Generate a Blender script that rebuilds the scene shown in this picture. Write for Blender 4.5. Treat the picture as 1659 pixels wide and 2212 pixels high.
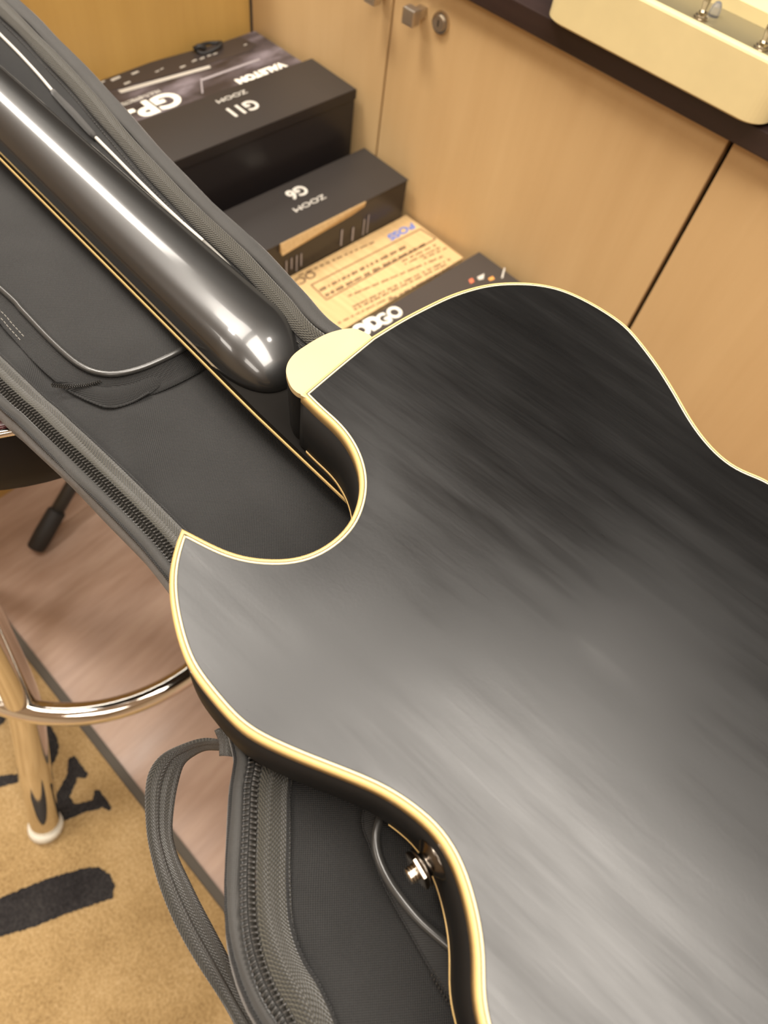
import bpy, bmesh, math, random
import numpy as np
from mathutils import Vector, Matrix, geometry
random.seed(7); np.random.seed(7)
for o in list(bpy.data.objects): bpy.data.objects.remove(o)
SC = bpy.context.scene
COL = SC.collection

# ------------------------------------------------------------------ camera
HC = 1.15                                   # camera height over the floor
F, CX, CY = 1533.0, 829.5, 1106.0           # focal length in pixels of the 1659x2212 frame
nD = np.array([-0.11891941, 0.51982407, 0.84595574])   # straight down, seen from the camera
aD = np.array([0.66118092, -0.59416476, 0.45804807])   # world +Y
bD = np.array([0.74074149, 0.6138006, -0.27304003])    # world +X
cd = bpy.data.cameras.new('camera'); cam = bpy.data.objects.new('camera', cd); COL.objects.link(cam)
M = Matrix(((bD[0], -bD[1], -bD[2]), (aD[0], -aD[1], -aD[2]), (-nD[0], nD[1], nD[2]))).to_4x4()
M.translation = Vector((0, 0, HC)); cam.matrix_world = M
cd.sensor_fit = 'HORIZONTAL'; cd.sensor_width = 36; cd.lens = 36 * F / 1659
cd.clip_start = 0.01; cd.clip_end = 50
cd.dof.use_dof = True; cd.dof.focus_distance = 0.37; cd.dof.aperture_fstop = 12
SC.camera = cam
# ------------------------------------------------------------------ world, lights, exposure
w = bpy.data.worlds.new('world'); SC.world = w; w.use_nodes = True
w.node_tree.nodes['Background'].inputs[0].default_value = (1.0, .95, .88, 1)
w.node_tree.nodes['Background'].inputs[1].default_value = 0.25
SC.view_settings.view_transform = 'Standard'; SC.view_settings.look = 'None'
SC.view_settings.exposure = 0.02; SC.view_settings.gamma = 1; SC.view_settings.use_curve_mapping = False
ZC = 2.70
def area(name, loc, sx, sy, power, col=(1.0, .925, .83), rot=(0, 0, 0)):
    l = bpy.data.lights.new(name, 'AREA'); l.shape = 'RECTANGLE'; l.size = sx; l.size_y = sy
    l.energy = power; l.color = col
    o = bpy.data.objects.new(name, l); COL.objects.link(o); o.location = loc; o.rotation_euler = rot
    return o
area('ceiling_lamp', (-1.15, -.15, ZC - .06), .40, .40, 26)
area('ceiling_lamp', (0.45, 0.30, ZC - .06), 1.4, 0.95, 66)
area('ceiling_lamp', (-1.05, 0.30, ZC - .06), 1.1, 0.9, 36)
area('ceiling_lamp', (-2.7, 0.95, ZC - .06), 1.6, 0.5, 42)
area('added_glint_lamp', (0.18, 1.15, ZC - .06), .14, .14, 4)  # added lamp: makes a bright spot on the guitar back, also lights the console
area('ceiling_lamp', (0.7, -1.4, ZC - .06), 1.2, 0.6, 22)  # added for frontal light on the cabinet doors
area('ceiling_lamp', (-1.6, -1.9, ZC - .06), 1.2, 0.6, 26)

# ------------------------------------------------------------------ helpers
def U(px, py, d):
    """point of the photograph's pixel on the level plane d below the camera -> world (x, y)"""
    r = np.array([px - CX, py - CY, F]); q = r * (d / (r @ nD)); return float(q @ bD), float(q @ aD)
def W(px, py, d):
    x, y = U(px, py, d); return Vector((x, y, HC - d))
def new(name, verts, faces, mat, parent=None, smooth=True, uv=None):
    me = bpy.data.meshes.new(name); me.from_pydata([tuple(v) for v in verts], [], faces)
    if uv is not None:
        L = me.uv_layers.new(name='UVMap'); 
        for p in me.polygons:
            for li in p.loop_indices: L.data[li].uv = uv[me.loops[li].vertex_index]
    me.validate(); me.update()
    for p in me.polygons: p.use_smooth = smooth
    if mat: me.materials.append(mat)
    o = bpy.data.objects.new(name, me); COL.objects.link(o)
    if parent: o.parent = parent; o.matrix_parent_inverse = parent_inv(parent)
    return o
def parent_inv(p):
    m = Matrix.Identity(4); q = p
    chain = []
    while q is not None: chain.append(q); q = q.parent
    for q in reversed(chain):
        m = m @ (q.matrix_parent_inverse if q.parent else Matrix.Identity(4)) @ q.matrix_basis
    return m.inverted()
def bmo(name, bm, mat, parent=None, smooth=False):
    me = bpy.data.meshes.new(name); bmesh.ops.recalc_face_normals(bm, faces=bm.faces); bm.to_mesh(me); bm.free()
    for p in me.polygons: p.use_smooth = smooth
    if mat: me.materials.append(mat)
    o = bpy.data.objects.new(name, me); COL.objects.link(o)
    if parent: o.parent = parent; o.matrix_parent_inverse = parent_inv(parent)
    return o
def thing(name, label, cat, loc=(0, 0, 0), group=None, rz=0):
    o = bpy.data.objects.new(name, None); COL.objects.link(o); o.location = loc; o.rotation_euler = (0, 0, rz)
    o.empty_display_size = .05
    o['label'] = label; o['category'] = cat
    if group: o['group'] = group
    return o
def tag(o, label, cat, group=None):
    o['label'] = label; o['category'] = cat
    if group: o['group'] = group
    return o
def struct(o, label=None, cat=None):
    o['kind'] = 'structure'
    if label: o['label'] = label
    if cat: o['category'] = cat
    return o
def box(name, p0, p1, mat, parent=None, bevel=0.0, seg=2, rz=0, piv=None):
    bm = bmesh.new(); bmesh.ops.create_cube(bm, size=1)
    c = [(a + b) / 2 for a, b in zip(p0, p1)]; s = [abs(b - a) for a, b in zip(p0, p1)]
    bmesh.ops.scale(bm, vec=s, verts=bm.verts); bmesh.ops.translate(bm, vec=c, verts=bm.verts)
    if bevel: bmesh.ops.bevel(bm, geom=bm.edges[:], offset=bevel, segments=seg, affect='EDGES', profile=.6)
    if rz: bmesh.ops.rotate(bm, cent=piv or c, matrix=Matrix.Rotation(rz, 3, 'Z'), verts=bm.verts)
    return bmo(name, bm, mat, parent, smooth=False)
def catmull(P, n=8, closed=False):
    P = [np.array(p, float) for p in P]; out = []
    N = len(P); rng = range(N if closed else N - 1)
    for i in rng:
        if closed: p0, p1, p2, p3 = P[(i - 1) % N], P[i], P[(i + 1) % N], P[(i + 2) % N]
        else:
            p1, p2 = P[i], P[i + 1]
            p0 = P[i - 1] if i > 0 else 2 * p1 - p2
            p3 = P[i + 2] if i + 2 < N else 2 * p2 - p1
        for k in range(n):
            t = k / n
            out.append(.5 * ((2 * p1) + (-p0 + p2) * t + (2 * p0 - 5 * p1 + 4 * p2 - p3) * t * t + (-p0 + 3 * p1 - 3 * p2 + p3) * t ** 3))
    if not closed: out.append(P[-1])
    return out
def resample(P, step):
    P = np.array(P); d = np.r_[0, np.cumsum(np.linalg.norm(np.diff(P, axis=0), axis=1))]
    n = max(2, int(round(d[-1] / step)) + 1); t = np.linspace(0, d[-1], n)
    return np.stack([np.interp(t, d, P[:, k]) for k in range(P.shape[1])], 1), t
def tube(name, P, r, mat, parent=None, seg=10, closed=False, rv=None, caps=True, flat=1.0):
    """round tube along 3-D points; rv = radius per point; flat squeezes its height"""
    P = [Vector(p) for p in P]; N = len(P); V = []; Fc = []; uv = []
    T = []
    for i in range(N):
        a = P[(i - 1) % N] if (closed or i > 0) else P[i]; b = P[(i + 1) % N] if (closed or i < N - 1) else P[i]
        T.append((b - a).normalized())
    ref = Vector((0, 0, 1)) if abs(T[0].z) < .9 else Vector((1, 0, 0))
    acc = 0
    for i in range(N):
        t = T[i]; s = t.cross(ref).normalized(); u = s.cross(t).normalized()
        if i: acc += (P[i] - P[i - 1]).length
        ref = u
        R = rv[i] if rv is not None else r
        for k in range(seg):
            a = 2 * math.pi * k / seg
            V.append(P[i] + s * (math.cos(a) * R) + u * (math.sin(a) * R * flat)); uv.append((acc, k / seg * 2 * math.pi * R))
    for i in range(N if closed else N - 1):
        for k in range(seg):
            j = (i + 1) % N
            Fc.append((i * seg + k, i * seg + (k + 1) % seg, j * seg + (k + 1) % seg, j * seg + k))
    if caps and not closed:
        Fc.append(tuple(range(seg))[::-1]); Fc.append(tuple((N - 1) * seg + k for k in range(seg)))
    return new(name, V, Fc, mat, parent, True, uv)
def sweep(name, path, prof, mat, parent=None, thick=0.0, smooth=True, wob=0):
    """path: (n,3); prof: [(lateral outward(right of travel), dz)]; returns a strip, solidified downwards if thick"""
    P = np.array(path); n = len(P)
    t = np.gradient(P, axis=0); t[:, 2] = 0; t /= np.linalg.norm(t, axis=1)[:, None]
    o = np.stack([t[:, 1], -t[:, 0], np.zeros(n)], 1)
    u = np.r_[0, np.cumsum(np.linalg.norm(np.diff(P, axis=0), axis=1))]
    m = len(prof); pl = [0]
    for k in range(1, m): pl.append(pl[-1] + math.hypot(prof[k][0] - prof[k - 1][0], prof[k][1] - prof[k - 1][1]))
    V = []; uv = []; Fc = []
    for i in range(n):
        for k, (a, b) in enumerate(prof):
            ww = wob * math.sin(u[i] * 60 + k * 1.3) * math.sin(u[i] * 23 + 1) if wob else 0
            V.append(P[i] + o[i] * (a + ww) + np.array([0, 0, b + ww * .6])); uv.append((u[i], pl[k]))
    for i in range(n - 1):
        for k in range(m - 1):
            Fc.append((i * m + k, (i + 1) * m + k, (i + 1) * m + k + 1, i * m + k + 1))
    ob = new(name, V, Fc, mat, parent, smooth, uv)
    if thick:
        md = ob.modifiers.new('thickness', 'SOLIDIFY'); md.thickness = thick; md.offset = 0
    return ob
def miter(P, off):
    """offset of a closed CCW polygon inward (positive) with mitred corners"""
    P = np.array(P); n = len(P); A = np.roll(P, 1, 0); B = np.roll(P, -1, 0)
    e1 = P - A; e1 /= np.linalg.norm(e1, axis=1)[:, None]; e2 = B - P; e2 /= np.linalg.norm(e2, axis=1)[:, None]
    n1 = np.stack([-e1[:, 1], e1[:, 0]], 1); n2 = np.stack([-e2[:, 1], e2[:, 0]], 1)
    b = n1 + n2; b /= np.linalg.norm(b, axis=1)[:, None]
    c = np.clip((b * n1).sum(1), .35, 1)
    return P + b * (off / c)[:, None] if np.ndim(off) else P + b * (off / c)[:, None]

# ------------------------------------------------------------------ materials
def mat(name, col=(.5, .5, .5), rough=.5, metal=0, spec=.5, coat=0, coatr=.1, sheen=0, emit=None):
    m = bpy.data.materials.new(name); m.use_nodes = True; b = m.node_tree.nodes['Principled BSDF']
    b.inputs['Base Color'].default_value = (*col, 1); b.inputs['Roughness'].default_value = rough
    b.inputs['Metallic'].default_value = metal; b.inputs['Specular IOR Level'].default_value = spec
    b.inputs['Coat Weight'].default_value = coat; b.inputs['Coat Roughness'].default_value = coatr
    b.inputs['Sheen Weight'].default_value = sheen; b.inputs['Sheen Roughness'].default_value = .4
    return m
class G:
    """little node-graph helper"""
    def __init__(s, m): s.m = m; s.t = m.node_tree; s.b = s.t.nodes['Principled BSDF']
    def n(s, typ, **kw):
        x = s.t.nodes.new(typ)
        for k, v in kw.items():
            if isinstance(k, str) and hasattr(x, k): setattr(x, k, v)
        return x
    def l(s, a, b): s.t.links.new(a, b)
    def co(s, kind='Object', scale=(1, 1, 1), rot=(0, 0, 0)):
        c = s.n('ShaderNodeTexCoord'); mp = s.n('ShaderNodeMapping'); mp.inputs['Scale'].default_value = scale; mp.inputs['Rotation'].default_value = rot
        s.l(c.outputs[kind], mp.inputs[0]); return mp.outputs[0]
    def noise(s, vec, scale=5, detail=3, rough=.5):
        x = s.n('ShaderNodeTexNoise'); x.inputs['Scale'].default_value = scale; x.inputs['Detail'].default_value = detail; x.inputs['Roughness'].default_value = rough
        s.l(vec, x.inputs['Vector']); return x.outputs['Fac']
    def ramp(s, fac, stops):
        x = s.n('ShaderNodeValToRGB'); e = x.color_ramp.elements
        while len(e) < len(stops): e.new(.5)
        for k, (p, c) in enumerate(stops): e[k].position = p; e[k].color = (*c, 1) if len(c) == 3 else c
        s.l(fac, x.inputs[0]); return x.outputs[0]
    def math(s, op, a, b=None, c=None):
        x = s.n('ShaderNodeMath', operation=op)
        for k, v in enumerate((a, b, c)):
            if v is None: continue
            if isinstance(v, (int, float)): x.inputs[k].default_value = v
            else: s.l(v, x.inputs[k])
        return x.outputs[0]
    def rng(s, v, a, b, c, d):
        x = s.n('ShaderNodeMapRange'); s.l(v, x.inputs[0])
        for k, q in enumerate((a, b, c, d)): x.inputs[k + 1].default_value = q
        return x.outputs[0]
    def sep(s, v):
        x = s.n('ShaderNodeSeparateXYZ'); s.l(v, x.inputs[0]); return x.outputs
    def bump(s, h, strength=.3, dist=.001):
        x = s.n('ShaderNodeBump'); x.inputs['Strength'].default_value = strength; x.inputs['Distance'].default_value = dist
        s.l(h, x.inputs['Height']); s.l(x.outputs[0], s.b.inputs['Normal'])
    def mix(s, f, a, b):
        x = s.n('ShaderNodeMix', data_type='RGBA'); s.l(f, x.inputs[0])
        for k, q in ((6, a), (7, b)):
            if isinstance(q, tuple): x.inputs[k].default_value = (*q, 1)
            else: s.l(q, x.inputs[k])
        return x.outputs[2]

def wood(name, c1, c2, vert=True, rough=.42):
    m = mat(name, c1, rough); g = G(m)
    v = g.co('Object', (9, 9, .8) if vert else (.8, 9, 9))
    n1 = g.noise(v, 3.0, 6, .6)
    v2 = g.co('Object', (120, 120, 4) if vert else (4, 120, 120))
    n2 = g.noise(v2, 1.0, 2)
    v3 = g.co('Object', (2.2, 2.2, 2.2)); n3 = g.noise(v3, 2.0, 2)
    f = g.math('ADD', g.math('MULTIPLY', n1, .55), g.math('ADD', g.math('MULTIPLY', n2, .15), g.math('MULTIPLY', n3, .35)))
    g.l(g.ramp(f, [(.36, c2), (.66, c1)]), g.b.inputs['Base Color'])
    g.bump(n2, .05, .0005); return m
M_maple = wood('maple_laminate', (.62, .425, .21), (.56, .37, .175))
M_maple_side = wood('maple_end_panel', (.56, .345, .10), (.49, .29, .08))
M_worktop = wood('dark_wenge_worktop', (.036, .020, .017), (.018, .010, .009), False, .35)
M_seam = mat('dark_gap', (.02, .012, .008), .9)

def fabric(name, col, k=5200.0, bump=.8, rough=.8, sheen=.08, var=.25):
    m = mat(name, col, rough, sheen=sheen, spec=.35); g = G(m)
    x, y, z = g.sep(g.co('Object'))
    sx = g.math('SINE', g.math('MULTIPLY', g.math('ADD', x, g.math('MULTIPLY', z, .7)), k)); sy = g.math('SINE', g.math('MULTIPLY', g.math('ADD', y, g.math('MULTIPLY', z, .7)), k))
    h = g.math('MULTIPLY', sx, sy)
    nz = g.noise(g.co('Object'), 28, 3)
    nf = g.noise(g.co('Object'), 900, 2)
    f = g.math('ADD', g.math('MULTIPLY', h, .38), g.math('ADD', g.math('MULTIPLY', nz, .55), g.math('MULTIPLY', nf, .3)))
    c2 = tuple(q * (1 - var * 1.6) for q in col); c3 = tuple(q * (1 + var * 1.6) for q in col)
    g.l(g.ramp(f, [(.15, c2), (.70, c3)]), g.b.inputs['Base Color'])
    g.bump(g.math('ADD', h, g.math('MULTIPLY', nf, .5)), bump, .00035); return m
M_nylon = fabric('charcoal_nylon_lining', (.020, .0196, .0192))
M_nylon_smooth = fabric('smooth_grey_nylon_band', (.033, .0315, .029), 7000, .3, .6, .3)
M_nylon_dark = fabric('dark_nylon_lining', (.017, .0165, .016))
def tape(name, col, pitch=.0019, width=.006, amp=1.0):
    m = mat(name, col, .7, sheen=.2); g = G(m)
    u, v, _ = g.sep(g.co('UV'))
    tri = g.math('PINGPONG', v, width)
    ph = g.math('MULTIPLY', g.math('ADD', u, g.math('MULTIPLY', tri, 1.1)), 2 * math.pi / pitch)
    s = g.math('SINE', ph)
    fine = g.math('SINE', g.math('MULTIPLY', v, 2 * math.pi / .0011))
    h = g.math('ADD', s, g.math('MULTIPLY', fine, .45))
    g.l(g.ramp(g.rng(h, -1.4, 1.4, 0, 1), [(.1, tuple(q * .35 for q in col)), (.9, tuple(q * 1.5 for q in col))]), g.b.inputs['Base Color'])
    g.bump(h, .7 * amp, .0004); return m
M_tape = tape('herringbone_zip_tape', (.042, .038, .028))
M_web = tape('woven_handle_webbing', (.030, .027, .021), .0017, .003)
M_stitch = mat('grey_thread', (.16, .15, .13), .7)
M_teeth = mat('black_zip_teeth', (.03, .028, .025), .28, spec=.7)
M_pipe = mat('shiny_black_piping', (.035, .034, .032), .25, spec=.7)
M_highlight_pipe = mat('black_piping_painted_highlight', (.50, .47, .42), .35)  # highlight of shiny black piping, put into the base colour

def guitar_black(name, r0, r1, spec=.5, coat=0):
    m = mat(name, (.0022, .0021, .0021), r0, spec=spec, coat=coat); g = G(m)
    a = g.noise(g.co('Object', (3, 26, 3), (0, 0, .55)), 3, 5, .6)
    b = g.noise(g.co('Object', (1, 1, 1)), 9, 3)
    c = g.noise(g.co('Object', (20, 500, 20), (0, 0, .75)), 1.5, 3, .6)
    f = g.math('ADD', g.math('MULTIPLY', a, .5), g.math('ADD', g.math('MULTIPLY', b, .4), g.math('MULTIPLY', c, .16)))
    g.l(g.rng(f, .38, .68, r0, r1), g.b.inputs['Roughness'])
    g.bump(g.noise(g.co('Object'), 700, 2), .05, .0003)
    return m
M_back = guitar_black('satin_black_lacquer', .25, .43, .52)
M_gloss = mat('gloss_black_lacquer', (.005, .0045, .004), .35, spec=.5)
M_neck = mat('polished_black_neck', (.006, .0055, .005), .36, spec=.9, coat=1, coatr=.10)
M_rim = mat('black_rim', (.005, .0045, .004), .6, spec=.3)
def cream(name, col, rough=.3):
    m = mat(name, col, rough, spec=.4, coat=.2); g = G(m)
    n = g.noise(g.co('Object'), 30, 2)
    g.l(g.ramp(n, [(.3, tuple(q * .93 for q in col)), (.7, col)]), g.b.inputs['Base Color']); return m
M_bind = cream('aged_cream_binding', (.62, .42, .165))
M_cap = cream('cream_heel_cap', (.62, .46, .235))
M_purf = cream('pale_purfling', (.68, .58, .36))
M_black = mat('black_line', (.02, .017, .012), .5)
M_fret_wood = mat('dark_fretboard_edge', (.008, .007, .006), .85, spec=.1)
M_nickel = mat('nickel_hardware', (.62, .56, .47), .18, 1)
M_chrome = mat('polished_chrome', (.80, .76, .70), .07, 1)
M_satin = mat('satin_metal_knob', (.56, .50, .42), .38, 1)
M_foot = mat('pale_plastic_glide', (.72, .68, .58), .4)
M_rubber = mat('black_rubber', (.022, .021, .021), .6)
M_powder = mat('black_powder_coat', (.030, .029, .028), .38)
M_stoolblack = mat('black_seat_side', (.006, .005, .005), .55, spec=.25)
def maroon():
    m = mat('maroon_vinyl', (.16, .020, .025), .22, coat=.4); g = G(m)
    g.l(g.ramp(g.noise(g.co('Object'), 22, 4), [(.35, (.05, .006, .01)), (.7, (.26, .05, .055))]), g.b.inputs['Base Color']); return m
M_maroon = maroon()
def vinyl():
    m = mat('brown_vinyl_floor', (.30, .20, .15), .42, spec=.5); g = G(m)
    a = g.noise(g.co('Object', (5, 1.2, 1), (0, 0, 1.05)), 3.2, 4, .6); b = g.noise(g.co('Object', (30, 4, 1), (0, 0, 1.05)), 3, 3)
    f = g.math('ADD', g.math('MULTIPLY', a, .7), g.math('MULTIPLY', b, .3))
    g.l(g.ramp(f, [(.32, (.34, .215, .150)), (.55, (.46, .315, .235)), (.75, (.56, .41, .32))]), g.b.inputs['Base Color'])
    g.l(g.rng(a, .3, .7, .30, .5), g.b.inputs['Roughness']); return m
M_vinyl = vinyl()
def carpet(name, c1, c2, c3):
    m = mat(name, c2, .95, sheen=.3, spec=.1); g = G(m)
    n1 = g.noise(g.co('Object'), 9, 3); n2 = g.noise(g.co('Object'), 260, 3, .7)
    f = g.math('ADD', g.math('MULTIPLY', n1, .45), g.math('MULTIPLY', n2, .55))
    g.l(g.ramp(f, [(.34, c1), (.5, c2), (.66, c3)]), g.b.inputs['Base Color'])
    g.bump(n2, .9, .004); return m
M_carpet = carpet('tan_mat_pile', (.26, .165, .068), (.42, .285, .13), (.56, .40, .21))
M_letter = carpet('dark_mat_pile', (.012, .011, .012), (.028, .026, .027), (.055, .052, .05))
M_matedge = mat('grey_rubber_edge', (.085, .072, .055), .7)
M_wall = mat('beige_wall', (.62, .52, .38), .8)
M_darkwall = mat('dark_display_wall', (.014, .012, .010), .6)
M_ceil = mat('white_ceiling', (.80, .77, .70), .9)

# ------------------------------------------------------------------ room
YC = .78                                     # plane of the cabinet doors
XE = -.876                                   # plane of the end cabinet panel
struct(box('floor', (-4.5, -3.2, -.03), (3.2, 1.45, 0), M_vinyl))
struct(box('ceiling', (-4.5, -3.2, ZC), (3.2, 1.45, ZC + .05), M_ceil))
struct(box('wall_right', (-4.5, 1.45, 0), (3.2, 1.55, ZC), M_darkwall))
struct(box('wall_left', (-4.5, -3.3, 0), (3.2, -3.2, ZC), M_wall))
struct(box('wall_back', (-4.6, -3.2, 0), (-4.5, 1.45, ZC), M_wall))
struct(box('wall_front', (3.2, -3.2, 0), (3.3, 1.45, ZC), M_wall))

# mat on the floor with its rubber border and woven letters
mx, my = U(490, 1950, HC); mx0, my0 = U(0, 1325, HC)
slope = math.atan2(my - my0, mx - mx0)
mt = thing('door_mat', 'tan carpet mat with dark woven lettering and grey rubber edge lying on the brown floor', 'mat', (mx0, my0, 0), rz=slope)
ca, sa = math.cos(slope), math.sin(slope)
def ml(x, y, z): return Vector((mx0 + x * ca - y * sa, my0 + x * sa + y * ca, z))
def slab(name, x0, y0, x1, y1, z0, z1, m, par):
    V = [ml(x, y, z) for z in (z0, z1) for x, y in ((x0, y0), (x1, y0), (x1, y1), (x0, y1))]
    return new(name, V, [(0, 3, 2, 1), (4, 5, 6, 7), (0, 1, 5, 4), (1, 2, 6, 5), (2, 3, 7, 6), (3, 0, 4, 7)], m, par, False)
slab('pile', -.06, -.95, 1.2, -.010, .0, .007, M_carpet, mt)
slab('rubber_edge', -.072, -.010, 1.218, .003, 0, .004, M_matedge, mt)
slab('rubber_edge', -.072, -.968, 1.218, -.95, 0, .004, M_matedge, mt)
slab('rubber_edge', -.072, -.95, -.06, -.010, 0, .004, M_matedge, mt)
slab('rubber_edge', 1.2, -.95, 1.218, -.010, 0, .004, M_matedge, mt)
def flatshape(name, loops, d, m, par, z, th=.002, jag=0, step=.004):
    """flat shape from photo outlines lying on a level plane, given real thickness"""
    bm = bmesh.new()
    for lp in loops:
        P = [Vector((*U(a, b, d), 0)) for a, b in lp]; Q = []
        for i in range(len(P)):
            a, b = P[i], P[(i + 1) % len(P)]; n = max(1, int((b - a).length / step))
            for k in range(n):
                q = a.lerp(b, k / n); Q.append((q.x + random.uniform(-jag, jag), q.y + random.uniform(-jag, jag)))
        vs = [bm.verts.new((x, y, z)) for x, y in Q]
        f = bm.faces.new(vs); f.normal_update()
        r = bmesh.ops.extrude_face_region(bm, geom=[f]); 
        bmesh.ops.translate(bm, vec=(0, 0, th), verts=[e for e in r['geom'] if isinstance(e, bmesh.types.BMVert)])
    return bmo(name, bm, m, par)
D0 = HC - .007
flatshape('letter_bar', [[(-60, 1965), (0, 1940), (60, 1915), (120, 1893), (180, 1876), (215, 1873), (238, 1890), (248, 1915), (243, 1940), (220, 1948), (150, 1972), (80, 2000), (0, 2024), (-60, 2040)]], D0, M_letter, mt, .0065, .0022, .0009, .0022)
flatshape('woven_letter', [[(148, 1640), (160, 1632), (190, 1672), (186, 1682), (168, 1680), (150, 1722), (163, 1738), (200, 1728), (206, 1706), (216, 1708), (240, 1742), (238, 1752), (222, 1745), (180, 1756), (132, 1776), (118, 1762), (108, 1740), (120, 1720), (146, 1672)]], D0, M_letter, mt, .0065, .0022, .0008, .0022)
flatshape('woven_letter', [[(88, 1570), (108, 1566), (122, 1590), (128, 1615), (118, 1645), (100, 1668), (84, 1682), (70, 1676), (88, 1650), (100, 1622), (98, 1596)]], D0, M_letter, mt, .0065, .0022, .0008, .0022)
flatshape('woven_letter', [[(-30, 1540), (18, 1545), (8, 1562), (-30, 1585)]], D0, M_letter, mt, .0065, .0022, .0006, .0022)
flatshape('woven_letter', [[(-30, 1680), (0, 1676), (38, 1672), (40, 1690), (0, 1700), (-30, 1700)]], D0, M_letter, mt, .0065, .0022, .0008, .0022)
flatshape('woven_letter', [[(60, 1796), (74, 1788), (84, 1794), (76, 1804), (62, 1802)]], D0, M_letter, mt, .0065, .0022, .0005, .002)

# ------------------------------------------------------------------ cabinets
ZW = HC - .3625                              # underside of worktop
def door(name, x0, x1, label, knob=None, lock=None, gl_=.0016, gr_=.0016):
    t = thing(name, label, 'cabinet', ((x0 + x1) / 2, YC, .06), group=None)
    box('door_panel', (x0 + gl_, YC, .08), (x1 - gr_, YC + .018, ZW - .003), M_maple, t, .0012)
    box('carcass', (x0 + .001, YC + .0195, .0), (x1 - .001, 1.40, ZW - .001), M_seam, t)
    if knob:
        kx, kz = knob
        k = box('knob', (kx - .009, YC - .030, kz - .009), (kx + .009, YC - .016, kz + .009), M_satin, t, .002)
        box('knob_stem', (kx - .0055, YC - .0165, kz - .0055), (kx + .0055, YC, kz + .0055), M_satin, k, .001)
    if lock:
        lx, lz = lock
        bm = bmesh.new()
        bmesh.ops.create_cone(bm, segments=28, radius1=.0125, radius2=.0115, depth=.004, cap_ends=True, matrix=Matrix.Translation((lx, YC - .002, lz)) @ Matrix.Rotation(math.pi / 2, 4, 'X'))
        lk = bmo('lock', bm, M_nickel, t, False)
        bm = bmesh.new()
        bmesh.ops.create_cone(bm, segments=24, radius1=.0085, radius2=.008, depth=.003, cap_ends=True, matrix=Matrix.Translation((lx, YC - .0052, lz)) @ Matrix.Rotation(math.pi / 2, 4, 'X'))
        cy = bmo('lock_cylinder', bm, M_satin, lk, False)
        box('keyhole', (lx - .0008, YC - .0070, lz - .003), (lx + .0008, YC - .0066, lz + .004), M_black, lk)
    return t
def onY(px, py, y):                          # pixel on the vertical plane Y = y -> x, z
    r = np.array([px - CX, py - CY, F]); q = r * (y / (r @ aD)); return float(q @ bD), HC - float(q @ nD)
s1 = -.788 * YC; s2 = -.2115 * YC
kx, kz = onY(880, 38, YC - .03); lx, lz = onY(954, 48, YC)
door('cabinet', XE + .002, s1, 'narrow light maple cabinet front in the corner behind the black boxes', knob=(onY(800, -38, YC - .03)[0], kz))
door('cabinet', s1, s2, 'wide light maple cabinet with square metal knob and round lock beside the boxes', knob=(kx, kz), lock=(lx, lz), gr_=.0030)
door('cabinet', s2, .62, 'light maple cabinet on the right past the dark gap, behind the guitar waist', gl_=.0030)
# gap strip
e = thing('end_cabinet', 'orange maple cabinet side at the corner behind the stacked boxes', 'cabinet', (XE - .2, .1, 0))
box('side_panel', (XE - .018, -.9, 0), (XE, YC - .001, ZW - .001), M_maple_side, e, .001)
box('carcass', (XE - .5, -.9, 0), (XE - .0185, YC - .001, ZW - .001), M_maple_side, e)
YW = .4739 ** -1 * .3625
wt = thing('worktop', 'dark brown wood-grain worktop running along the top of the maple cabinets', 'worktop', (0, 1.1, ZW))
box('worktop_board', (XE + .025, .765, ZW), (.63, 1.44, HC - .3405), M_worktop, wt, .0012)
wt2 = box('end_worktop', (XE - .5, -.92, ZW), (XE + .022, 1.44, HC - .3405), M_worktop, None, .0012)
tag(wt2, 'dark worktop on the corner cabinet, above the frame top left', 'worktop')

# ------------------------------------------------------------------ cartons standing on the floor
M_carton = mat('matt_black_carton', (.026, .022, .020), .42)
M_carton_f = mat('satin_black_carton_face', (.016, .013, .013), .30)
M_kraft = mat('kraft_cardboard', (.66, .43, .19), .75)
def kraft():
    g = G(M_kraft); n = g.noise(g.co('Object', (3, 60, 60)), 3, 4); g.l(g.ramp(n, [(.3, (.50, .33, .15)), (.7, (.60, .415, .20))]), g.b.inputs['Base Color'])
kraft()
M_print = mat('pale_print', (.55, .52, .46), .5); M_white = mat('white_print', (.90, .86, .74), .5); M_blue = mat('blue_print', (.10, .17, .48), .5)
M_brownprint = mat('brown_print', (.12, .065, .03), .7); M_mutedpurple = mat('grey_violet_print', (.20, .17, .20), .4)
M_mid = mat('grey_marking', (.33, .30, .31), .45); M_redp = mat('red_print', (.65, .16, .08), .5); M_orp = mat('orange_print', (.75, .33, .08), .5)
RB = math.radians(-3.8)
ex = Vector((math.cos(RB), math.sin(RB), 0)); ey = Vector((-math.sin(RB), math.cos(RB), 0))
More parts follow.
